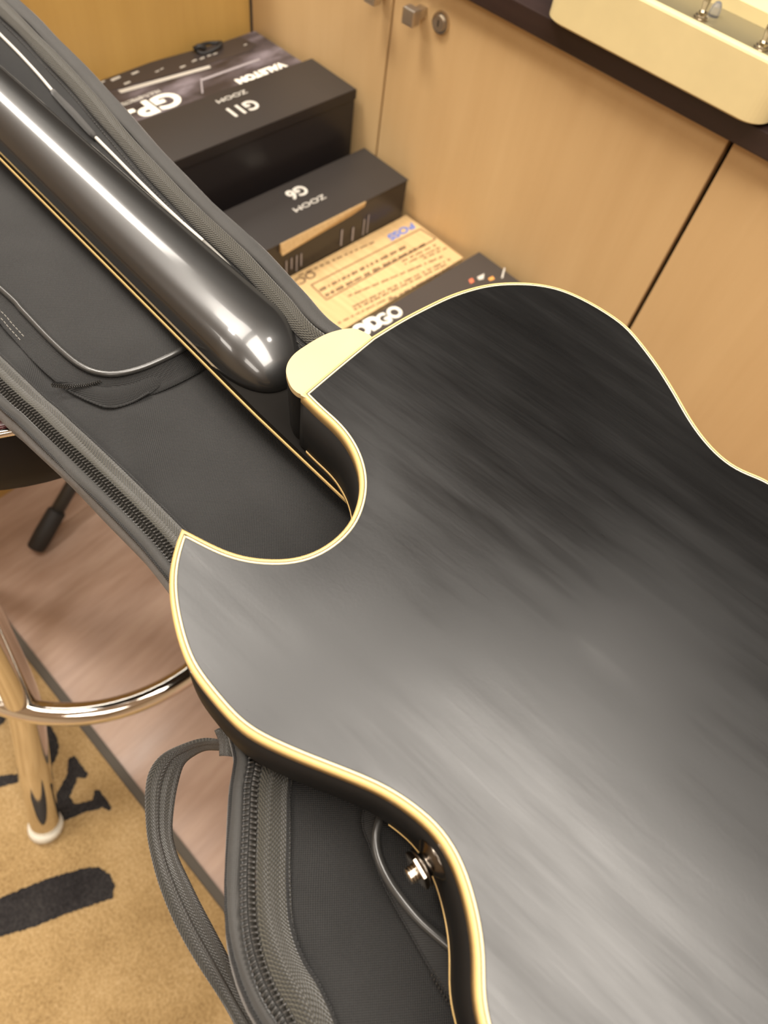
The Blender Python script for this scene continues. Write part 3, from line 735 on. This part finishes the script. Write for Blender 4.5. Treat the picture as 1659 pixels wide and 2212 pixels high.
# a seam bead along the outer band
pp = np.array(zp); tt = np.gradient(pp, axis=0); tt /= np.linalg.norm(tt, axis=1)[:, None]; oo = np.stack([tt[:, 1], -tt[:, 0], 0 * tt[:, 0]], 1)
tube('band_seam', pp[::2] + oo[::2] * .0082 + np.array([0, 0, -.0014]), .0009, M_nylon_dark, bag, 6)
tube('tape_seam', pp[::2] - oo[::2] * .0158 + np.array([0, 0, -.0110]), .0007, M_nylon_dark, bag, 6)
def teeth(name, P3, pitch, par, half=.0012, ln=.0022, wd=.00052, lim=None):
    R, s = resample(P3, pitch); t = np.gradient(R, axis=0); t /= np.linalg.norm(t, axis=1)[:, None]
    V = []; Fc = []; up = Vector((0, 0, 1))
    for i in range(len(R)):
        T_ = Vector(t[i]); S_ = T_.cross(up).normalized()
        for sd in (-1, 1):
            c = Vector(R[i]) + T_ * (pitch * .5 * (sd > 0)) + S_ * (half * sd) + up * .0002
            b = len(V)
            for (l_, w_, h_) in ((-1, -.7, -1), (-1, .7, -1), (1, .7, -1), (1, -.7, -1), (-.75, -.6, .7), (-.75, .6, .7), (.75, .6, .7), (.75, -.6, .7), (0, 0, 1.25)):
                V.append(c + S_ * (l_ * ln * .5) + T_ * (w_ * wd + l_ * wd * .45 * sd) + up * (h_ * .0008))
            Fc += [(b, b + 1, b + 5, b + 4), (b + 1, b + 2, b + 6, b + 5), (b + 2, b + 3, b + 7, b + 6), (b + 3, b, b + 4, b + 7), (b + 4, b + 5, b + 8), (b + 5, b + 6, b + 8), (b + 6, b + 7, b + 8), (b + 7, b + 4, b + 8)]
    o = new(name, V, Fc, M_teeth, par, False); o['kind'] = 'stuff'; return o
teeth('zip_teeth', zp[20:330], .0021, bag, .0016, .0034, .00072)
# right-hand edge of the bag (beyond the neck)
rt = [(-.82, .325, HC - .295)] + [wz(x, y, .292) for x, y in ((28, 0), (110, 80), (200, 172), (290, 275), (380, 372), (470, 462), (560, 545), (640, 630), (712, 706))] + [(-.165, .245, HC - .300), (-.13, .285, HC - .306), (-.06, .32, HC - .31), (.02, .34, HC - .315), (.1, .352, HC - .32)]
rp, _ = resample(catmull(rt, 6), .004); rp = rp[::-1].copy()     # travel towards the head so that outward is on the right
sweep('side_wall', rp, [(-.047, -.041), (-.040, -.036), (-.030, -.027), (-.022, -.017), (-.014, -.0065), (-.008, -.002), (-.002, -.0002), (.002, -.001), (.0045, -.006), (.005, -.02), (.004, -.052)], M_nylon, bag, .0012, wob=.0009)
sweep('edge_tape', rp, [(-.0150, -.0060), (-.0128, -.0040), (-.0085, -.0010), (-.0060, -.0002)], M_tape, bag, .001, wob=.0004)
sweep('edge_band', rp, [(-.0060, .0000), (-.004, .0012), (-.001, .0016), (.0025, .0012), (.0050, -.002), (.0062, -.008), (.006, -.018)], M_nylon_smooth, bag, .0008, wob=.0004)
def stitches(name, P3, pitch, ln, par, m=M_stitch, r=.00022):
    R, s = resample(P3, pitch); V = []; Fc = []
    for i in range(len(R) - 1):
        a = Vector(R[i]); b = a + (Vector(R[i + 1]) - a).normalized() * ln; T_ = (b - a).normalized(); S_ = T_.cross(Vector((0, 0, 1))) * r; k = len(V)
        for q, zz in ((a, 0), (b, 0)):
            V += [q - S_, q + S_, q + S_ + Vector((0, 0, r * 1.4)), q - S_ + Vector((0, 0, r * 1.4))]
        Fc += [(k, k + 1, k + 5, k + 4), (k + 1, k + 2, k + 6, k + 5), (k + 2, k + 3, k + 7, k + 6), (k + 3, k, k + 4, k + 7), (k, k + 3, k + 2, k + 1), (k + 4, k + 5, k + 6, k + 7)]
    o = new(name, V, Fc, m, par, False); o['kind'] = 'stuff'; return o
tr = np.gradient(rp, axis=0); tr[:, 2] = 0; tr /= np.linalg.norm(tr, axis=1)[:, None]; orr = np.stack([tr[:, 1], -tr[:, 0], 0 * tr[:, 0]], 1)
stitches('stitching', rp - orr * .0165 + np.array([0, 0, -.0085]), .0032, .0020, bag, M_black)
# piping along the inner right side, its highlight painted pale where it shows
WALLP = [(-.047, -.041), (-.040, -.036), (-.030, -.027), (-.022, -.017), (-.014, -.0065), (-.008, -.002), (0, 0)]
def onwall(px, py, up=.0012):
    for d in np.arange(.285, .345, .0004):
        x, y = U(px, py, d); k = int(np.argmin(np.hypot(rp[:, 0] - x, rp[:, 1] - y))); lat = -math.hypot(rp[k, 0] - x, rp[k, 1] - y)
        if HC - d <= rp[k, 2] + np.interp(lat, [q[0] for q in WALLP], [q[1] for q in WALLP]) + up: break
    return (x, y, HC - d)
pi = [onwall(x, y) for x, y in ((-90, -20), (-40, 32), (0, 74), (40, 114), (80, 157), (122, 206), (160, 246), (200, 290), (250, 340), (300, 391), (350, 440), (400, 486), (440, 521), (472, 551), (496, 577), (512, 600), (520, 622))]
pc = catmull(pi, 6); k1 = 5 * 6; k2 = 7 * 6; gut = new
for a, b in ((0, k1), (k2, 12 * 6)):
    tube('piping', pc[a:b + 1], .0013, M_highlight_pipe, bag, 10)['label'] = 'black piping with its highlight painted pale'
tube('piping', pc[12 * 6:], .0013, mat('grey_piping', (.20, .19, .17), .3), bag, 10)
sl = pc[k1 - 1:k2 + 2]; tube('piping_sleeve', sl, .0024, M_nylon_smooth, bag, 12, rv=[.0021 + .0006 * math.sin(math.pi * i / (len(sl) - 1)) for i in range(len(sl))])
# base panel
half = resample(zp, .008)[0]
tz = np.gradient(half, axis=0)[:, :2]; tz /= np.linalg.norm(tz, axis=1)[:, None]; inL = half[:, :2] - np.stack([tz[:, 1], -tz[:, 0]], 1) * .0135
hr_ = resample(rp, .008)[0]; tq = np.gradient(hr_, axis=0)[:, :2]; tq /= np.linalg.norm(tq, axis=1)[:, None]; inR = hr_[:, :2] - np.stack([tq[:, 1], -tq[:, 0]], 1) * .030
loop = np.concatenate([inL, inR]); 
bx0, by0 = loop.min(0); bx1, by1 = loop.max(0)
gg = np.stack(np.meshgrid(np.arange(bx0, bx1, .006), np.arange(by0, by1, .006), indexing='ij'), -1).reshape(-1, 2)
gg = gg[inside(gg, loop)]; gg = gg[segdist(gg, loop) > .003]
from mathutils import noise as mn
def basez(x, y):
    q = mn.noise(Vector((x * 14 + y * 6, y * 22, 1.3))) * .0034 + mn.noise(Vector((x * 40, y * 40, 7))) * .0009
    # creases that run out from the zip
    q += .0032 * math.sin((x * .8 + y) * 150 + 3 * mn.noise(Vector((x * 9, y * 9, 0)))) * max(0, mn.noise(Vector((x * 7 + 4, y * 7, 3))))
    return max(-.004, min(q, .0055))
res = geometry.delaunay_2d_cdt([Vector(p) for p in loop] + [Vector(p) for p in gg], [(i, (i + 1) % len(loop)) for i in range(len(loop))], [], 1, 1e-6)
bp = new('base_lining', [(v.x, v.y, ZI - .001 + basez(v.x, v.y)) for v in res[0]], [tuple(f) for f in res[2]], M_nylon, bag)
if bp.data.polygons[0].normal.z < 0: bp.data.flip_normals()
md = bp.modifiers.new('padding', 'SOLIDIFY'); md.thickness = .0085; md.offset = -1
# pocket under the neck
ZP_ = .3265
pk = [(-.72, .124, HC - ZP_), (-.5, .1235, HC - ZP_)] + [wz(x, y, ZP_) for x, y in ((0, 622), (50, 672), (100, 725), (140, 763), (172, 788), (208, 804), (250, 808), (300, 797), (345, 779), (390, 757), (430, 735), (480, 706))]
pkc, _ = resample(catmull(pk, 6), .004)
pocket = sweep('pocket_gusset', pkc, [(-.0005, -.001), (.001, -.0022), (.0035, -.0040), (.007, -.0065), (.011, -.0088), (.0135, -.0095)], M_nylon_dark, bag, .001, wob=.0006)
tube('piping', pkc, .0019, M_pipe, pocket, 10)
poly = [p[:2] for p in pkc[::2]] + [np.array((-.245, .235)), np.array((-.30, .243)), np.array((-.5, .25)), np.array((-.72, .25))]
poly = np.array(poly); g2 = np.stack(np.meshgrid(np.arange(-.72, -.2, .006), np.arange(.1, .26, .006), indexing='ij'), -1).reshape(-1, 2)
g2 = g2[inside(g2, poly)]; g2 = g2[segdist(g2, poly) > .003]
r2 = geometry.delaunay_2d_cdt([Vector(p) for p in poly] + [Vector(p) for p in g2], [(i, (i + 1) % len(poly)) for i in range(len(poly))], [], 1, 1e-6)
pv = np.array([tuple(v) for v in r2[0]]); ed = segdist(pv, poly)
pt_ = new('pocket_top', [(p[0], p[1], HC - ZP_ - .0008 + .0022 * (1 - math.exp(-(e_ / .012) ** 2)) + .0007 * mn.noise(Vector((p[0] * 16, p[1] * 30, 2)))) for p, e_ in zip(pv, ed)], [tuple(f) for f in r2[2]], M_nylon, bag)
if pt_.data.polygons[0].normal.z < 0: pt_.data.flip_normals()
tk = np.gradient(pkc, axis=0); tk /= np.linalg.norm(tk, axis=1)[:, None]; ok = np.stack([tk[:, 1], -tk[:, 0], 0 * tk[:, 0]], 1)
nst = int(len(pkc) * .74)
stitches('stitching', (pkc + ok * .0085 + np.array([0, 0, -.0068]))[:nst], .0034, .0024, pocket)
stitches('stitching', (pkc + ok * .0112 + np.array([0, 0, -.0082]))[:nst], .0034, .0024, pocket)
# small folded zip flap in front of that pocket
def ruled(name, A, B, m, par, n=50, k_=6, hump=0):
    A = np.array(catmull(A, 6)); B = np.array(catmull(B, 6))
    a = resample(A, np.linalg.norm(np.diff(A, axis=0), axis=1).sum() / n)[0][:n]; b = resample(B, np.linalg.norm(np.diff(B, axis=0), axis=1).sum() / n)[0][:n]
    V = []; Fc = []; uv = []
    for i in range(n):
        for k in range(k_ + 1):
            t = k / k_; p = a[i] * (1 - t) + b[i] * t; V.append((p[0], p[1], p[2] + hump * math.sin(math.pi * t) * math.sin(math.pi * i / (n - 1)))); uv.append((i * .004, t * .02))
    for i in range(n - 1):
        for k in range(k_): Fc.append((i * (k_ + 1) + k, i * (k_ + 1) + k + 1, (i + 1) * (k_ + 1) + k + 1, (i + 1) * (k_ + 1) + k))
    return new(name, V, Fc, m, par, True, uv)
zfl = ruled('zip_flap', [wz(x, y, .3305) for x, y in ((112, 824), (150, 826), (190, 832), (235, 836), (290, 828), (330, 808), (360, 788))],
      [wz(x, y, .3345) for x, y in ((118, 832), (150, 846), (196, 868), (238, 882), (282, 872), (330, 846), (372, 806))], M_nylon_dark, bag, 50, 6, .0014)
tube('flap_seam', catmull([wz(x, y, .3335) for x, y in ((150, 845), (196, 867), (238, 880), (282, 870), (322, 848))], 6), .0007, M_nylon_dark, zfl, 6)
teeth('flap_zip_teeth', [wz(x, y, .3295) for x, y in ((112, 832), (150, 836), (190, 832), (215, 824))], .0012, bag, .0006, .0012, .0004)
# pocket at the waist with a shiny piped mouth
ipx = [wz(x, y, .3235) for x, y in ((880, 1700), (850, 1728), (828, 1752), (815, 1785), (811, 1818), (818, 1855), (838, 1898), (868, 1942), (903, 1984), (945, 2022), (990, 2058), (1060, 2110), (1140, 2200))]
ipc = resample(catmull(ipx, 6), .003)[0]
opx = [wz(x, y, .3325) for x, y in ((830, 1680), (800, 1720), (786, 1755), (786, 1790), (800, 1825), (812, 1862), (832, 1912), (858, 1962), (888, 2015), (922, 2076), (960, 2140), (1000, 2200), (1060, 2290))]
opc = resample(catmull(opx, 6), .003)[0]
n_ = 60; a_ = resample(ipc, (np.linalg.norm(np.diff(ipc, axis=0), axis=1).sum()) / n_)[0][:n_]; b_ = resample(opc, (np.linalg.norm(np.diff(opc, axis=0), axis=1).sum()) / n_)[0][:n_]
V = []; Fc = []; uv = []
for i in range(n_):
    for k in range(7):
        t_ = k / 6; p = a_[i] * (1 - t_) + b_[i] * t_; V.append((p[0], p[1], p[2] + .0018 * math.sin(math.pi * t_))); uv.append((i * .004, t_ * .02))
for i in range(n_ - 1):
    for k in range(6): Fc.append((i * 7 + k, i * 7 + k + 1, (i + 1) * 7 + k + 1, (i + 1) * 7 + k))
ig = new('waist_pocket_gusset', V, Fc, M_nylon, bag, True, uv)
tube('piping', ipc, .0021, M_pipe, ig, 12)
teeth('pocket_zip_teeth', opc[28:], .0016, ig, .0009, .0017, .0005)
tube('seam', opc[:40], .0007, M_nylon_dark, ig, 6)
ipoly = np.array([p[:2] for p in ipc[::2]] + [np.array((.22, .12)), np.array((.15, .2)), np.array((.0, .16))])
bm = bmesh.new(); f = bm.faces.new([bm.verts.new((p[0], p[1], HC - .3245)) for p in ipoly]); r = bmesh.ops.extrude_face_region(bm, geom=[f])
bmesh.ops.translate(bm, vec=(0, 0, -.001), verts=[q for q in r['geom'] if isinstance(q, bmesh.types.BMVert)]); bmo('waist_pocket_top', bm, M_nylon_dark, bag)
# webbing carry handle looping off the left edge
ho = [(505, 1586, .342), (485, 1600, .344), (440, 1600, .350), (395, 1612, .352), (352, 1632, .352), (326, 1664, .352), (316, 1710, .352), (318, 1790, .352), (328, 1850, .352), (346, 1915, .352), (374, 1985, .353), (405, 2045, .354), (440, 2102, .354), (475, 2155, .355), (505, 2205, .352), (530, 2260, .348)]
hi = [(508, 1612, .350), (486, 1618, .352), (445, 1618, .362), (415, 1632, .363), (395, 1652, .363), (383, 1690, .362), (374, 1740, .360), (370, 1800, .360), (382, 1850, .360), (405, 1900, .360), (432, 1955, .361), (460, 2008, .362), (486, 2058, .362), (510, 2110, .362), (532, 2152, .358), (570, 2200, .352)]
def ribbon(name, A, B, m, par, th, t0=0, t1=1, dz=0):
    a = catmull([wz(*p) for p in A], 6); b = catmull([wz(*p) for p in B], 6); n = len(a); V = []; Fc = []; uv = []; K = 6
    u = 0
    for i in range(n):
        if i: u += float(np.linalg.norm(a[i] - a[i - 1]))
        for k in range(K + 1):
            t = t0 + (t1 - t0) * k / K; p = a[i] * (1 - t) + b[i] * t; V.append((p[0], p[1], p[2] + dz + .0012 * math.sin(math.pi * k / K))); uv.append((u, t * .018))
    for i in range(n - 1):
        for k in range(K): Fc.append((i * (K + 1) + k, i * (K + 1) + k + 1, (i + 1) * (K + 1) + k + 1, (i + 1) * (K + 1) + k))
    o = new(name, V, Fc, m, par, True, uv); md = o.modifiers.new('thickness', 'SOLIDIFY'); md.thickness = th; md.offset = 0; return o
hd = ribbon('carry_handle', ho, hi, M_web, bag, .0018)
ribbon('folded_layer', ho, hi, M_web, hd, .0016, .0, .46, .0022)
hh_ = ribbon('handle_anchor', [(468, 1575, .338), (478, 1600, .340), (480, 1632, .343)], [(500, 1575, .334), (506, 1602, .335), (506, 1634, .337)], M_web, bag, .003)

# ------------------------------------------------------------------ bar stool that carries the bag
sx_, sy_ = -.440, .142
st = thing('bar_stool', 'chrome bar stool with maroon seat, black sides and round foot ring, under the bag', 'stool', (sx_, sy_, 0))
I3 = Matrix.Identity(3)
lathe('seat_base', [(.05, HC - .424), (.141, HC - .421), (.148, HC - .414), (.150, HC - .400), (.1505, HC - .358), (.148, HC - .3555)], Vector((sx_, sy_, 0)), I3, M_stoolblack, st, 72)
tube('seat_trim', [(sx_ + .150 * math.cos(a), sy_ + .150 * math.sin(a), HC - .3555) for a in np.linspace(0, 2 * math.pi, 96, endpoint=False)], .0028, M_chrome, st, 10, closed=True)
lathe('seat_cushion', [(.148, HC - .3555), (.1465, HC - .3525), (.139, HC - .3495), (.115, HC - .3480), (.05, HC - .3475), (.001, HC - .3474)], Vector((sx_, sy_, 0)), I3, M_maroon, st, 72)
rc = Vector((-.497, .1436, HC - .86))
lathe('seat_plate', [(.10, HC - .430), (.10, HC - .4235)], Vector((sx_, sy_, 0)), I3, M_powder, st, 40)
tube('foot_ring', [(rc.x + .208 * math.cos(a), rc.y + .208 * math.sin(a), rc.z) for a in np.linspace(0, 2 * math.pi, 96, endpoint=False)], .0135, M_chrome, st, 20, closed=True)
ft = W(104, 1788, HC - .006); ang0 = math.atan2(ft.y - rc.y, ft.x - rc.x); rf = math.hypot(ft.x - rc.x, ft.y - rc.y)
for k in range(4):
    a = ang0 + k * math.pi / 2; dv = Vector((math.cos(a), math.sin(a), 0))
    p0 = Vector((rc.x, rc.y, 0)) + dv * rf; p0.z = .0178 if p0.y < .02 else .0105; p1 = Vector((rc.x, rc.y, rc.z)) + dv * .198
    p2 = Vector((rc.x, rc.y, HC - .43)) + dv * .118
    mid_ = Vector((rc.x, rc.y, (rc.z + HC - .43) / 2)) + dv * .160
    lg = tube('leg', catmull([p2, mid_, p1, (p0 + p1) / 2, p0], 8), .0195, M_chrome, st, 20)
    tube('foot_cap', [p0 + (p1 - p0).normalized() * .010, p0, p0 + Vector((0, 0, -.010))], .0235, M_foot, lg, 20, rv=[.0222, .0235, .0200])

# ------------------------------------------------------------------ floor stand leg with rubber foot
a0 = W(84, 1172, HC - .016); a1 = W(160, 1040, HC - .085); a2 = a1 + (a1 - a0) * 1.0
sd = thing('instrument_stand', 'black tubular floor stand leg with rubber foot below the maroon stool seat', 'stand', (a2.x, a2.y, 0))
tube('leg', [a0.lerp(a1, .25), a1, a2], .0115, M_powder, sd, 16)
fdir = (a1 - a0).normalized()
tube('rubber_foot', [a0 - fdir * .012, a0 - fdir * .010, a0 + fdir * .02, a0 + fdir * .062, a0 + fdir * .066], .0150, M_rubber, sd, 18, rv=[.0135, .0150, .0160, .0155, .0125])
tube('post', [a2 + Vector((0, 0, -.05)), a2 + Vector((0, 0, .30))], .013, M_powder, sd, 16)
for dx, dy in ((.17, -.02), (-.075, .02)):
    tube('leg', [a2, Vector((a2.x + dx, a2.y + dy, .014))], .0115, M_powder, sd, 14)

# ------------------------------------------------------------------ cream device with switches on the worktop
YD = .750; zb_ = HC - .3362
xl = onY(1172, 22, YD)[0]; xr = onY(1652, 262, YD)[0]; zt_ = onY(1530, 66, YD)[1]
M_creamd = cream('cream_enamel', (.74, .62, .33), .35)
M_olive = mat('olive_grey_panel', (.20, .17, .10), .30, .3)
dv_ = thing('switch_console', 'cream rounded console with chrome toggle switches sitting on the dark worktop', 'device', ((xl + xr) / 2, YD + .13, zb_), rz=0)
def rrect(x0, y0, x1, y1, r, n=8):
    P = []
    for cx, cy, a in ((x1 - r, y0 + r, -90), (x1 - r, y1 - r, 0), (x0 + r, y1 - r, 90), (x0 + r, y0 + r, 180)):
        for k in range(n + 1): an = math.radians(a + 90 * k / n); P.append((cx + r * math.cos(an), cy + r * math.sin(an)))
    return P
yb = YD + .27
def shell(name, P, Q, z0, z1, zf, m, par, rb=.0025):
    """tray: outer loop P, inner loop Q, floor zf"""
    bm = bmesh.new(); n = len(P); c = np.mean(np.array(P), 0)
    def ring(L_, z, d=0): return [bm.verts.new((x - d * np.sign(x - c[0]), y - d * np.sign(y - c[1]), z)) for x, y in L_]
    R_ = [ring(P, z0, .002), ring(P, z0 + .002), ring(P, z1 - rb), ring(P, z1 - rb * .3, rb * .3), ring(P, z1, rb), ring(Q, z1, -rb * .6), ring(Q, z1 - rb), ring(Q, zf)]
    for a, b in zip(R_, R_[1:]):
        for k in range(n): bm.faces.new((a[k], a[(k + 1) % n], b[(k + 1) % n], b[k]))
    bm.faces.new(R_[0]); bm.faces.new(R_[-1])
    return bmo(name, bm, m, par, False)
shell('case', rrect(xl, YD, xr, yb, .022), rrect(xl + .009, YD + .009, xr - .009, yb - .009, .014), zb_, zt_, zt_ - .0150, M_creamd, dv_)
prism('switch_panel', rrect(xl + .0095, YD + .0095, xr - .0095, yb - .0095, .013), zt_ - .0149, zt_ - .0125, M_olive, dv_)
yk = W(1659, 66, HC - zt_ + .0125).y
prism('raised_deck', rrect(xl + .011, yk, xr - .011, yb - .012, .006), zt_ - .0124, zt_ - .0005, M_creamd, dv_, .0015)
prism('deck_slot', rrect(xr - .050, yk + .028, xr - .020, yk + .036, .002), zt_ - .0005, zt_ + .0002, M_black, dv_)
for k in range(4): box('foot', (xl + .02 + (k % 2) * (xr - xl - .052), YD + .02 + (k // 2) * .21, HC - .3405), (xl + .032 + (k % 2) * (xr - xl - .052), YD + .032 + (k // 2) * .21, zb_ + .002), M_rubber, dv_)
zs = zt_ - .0125
for (px, py) in ((1513, 40), (1643, 106)):
    p = W(px, py, HC - zs); 
    o_ = Vector((p.x, p.y, zs))
    sw = lathe('toggle_switch', [(.0075, 0), (.0075, .0012), (.0062, .0014), (.0062, .0032), (.0046, .0034), (.0042, .0060), (.0026, .0064)], o_, I3, M_nickel, dv_, 12, True)
    rt_ = Matrix.Rotation(math.radians(12), 3, 'X')
    lathe('switch_bat', [(.0020, .004), (.0026, .010), (.0036, .0165), (.0040, .0195), (.0036, .0218), (.0018, .0230)], o_, rt_, M_nickel, sw, 16)
gl = mat('clear_jewel', (.85, .85, .85), .05); gl.node_tree.nodes['Principled BSDF'].inputs['Transmission Weight'].default_value = .85
p = W(1540, 34, HC - zs)
lathe('jewel_lamp', [(.0055, 0), (.0055, .004), (.0048, .0085), (.0030, .0115), (.001, .0125)], Vector((p.x, p.y, zs)), I3, gl, dv_, 10, True)
bx_ = thing('black_case', 'black box beside the cream console at the right edge of the worktop', 'box', (xr + .06, YD + .1, HC - .3405))
box('case_body', (xr + .006, YD + .020, HC - .3400), (xr + .16, YD + .20, HC - .26), M_rubber, bx_, .003)
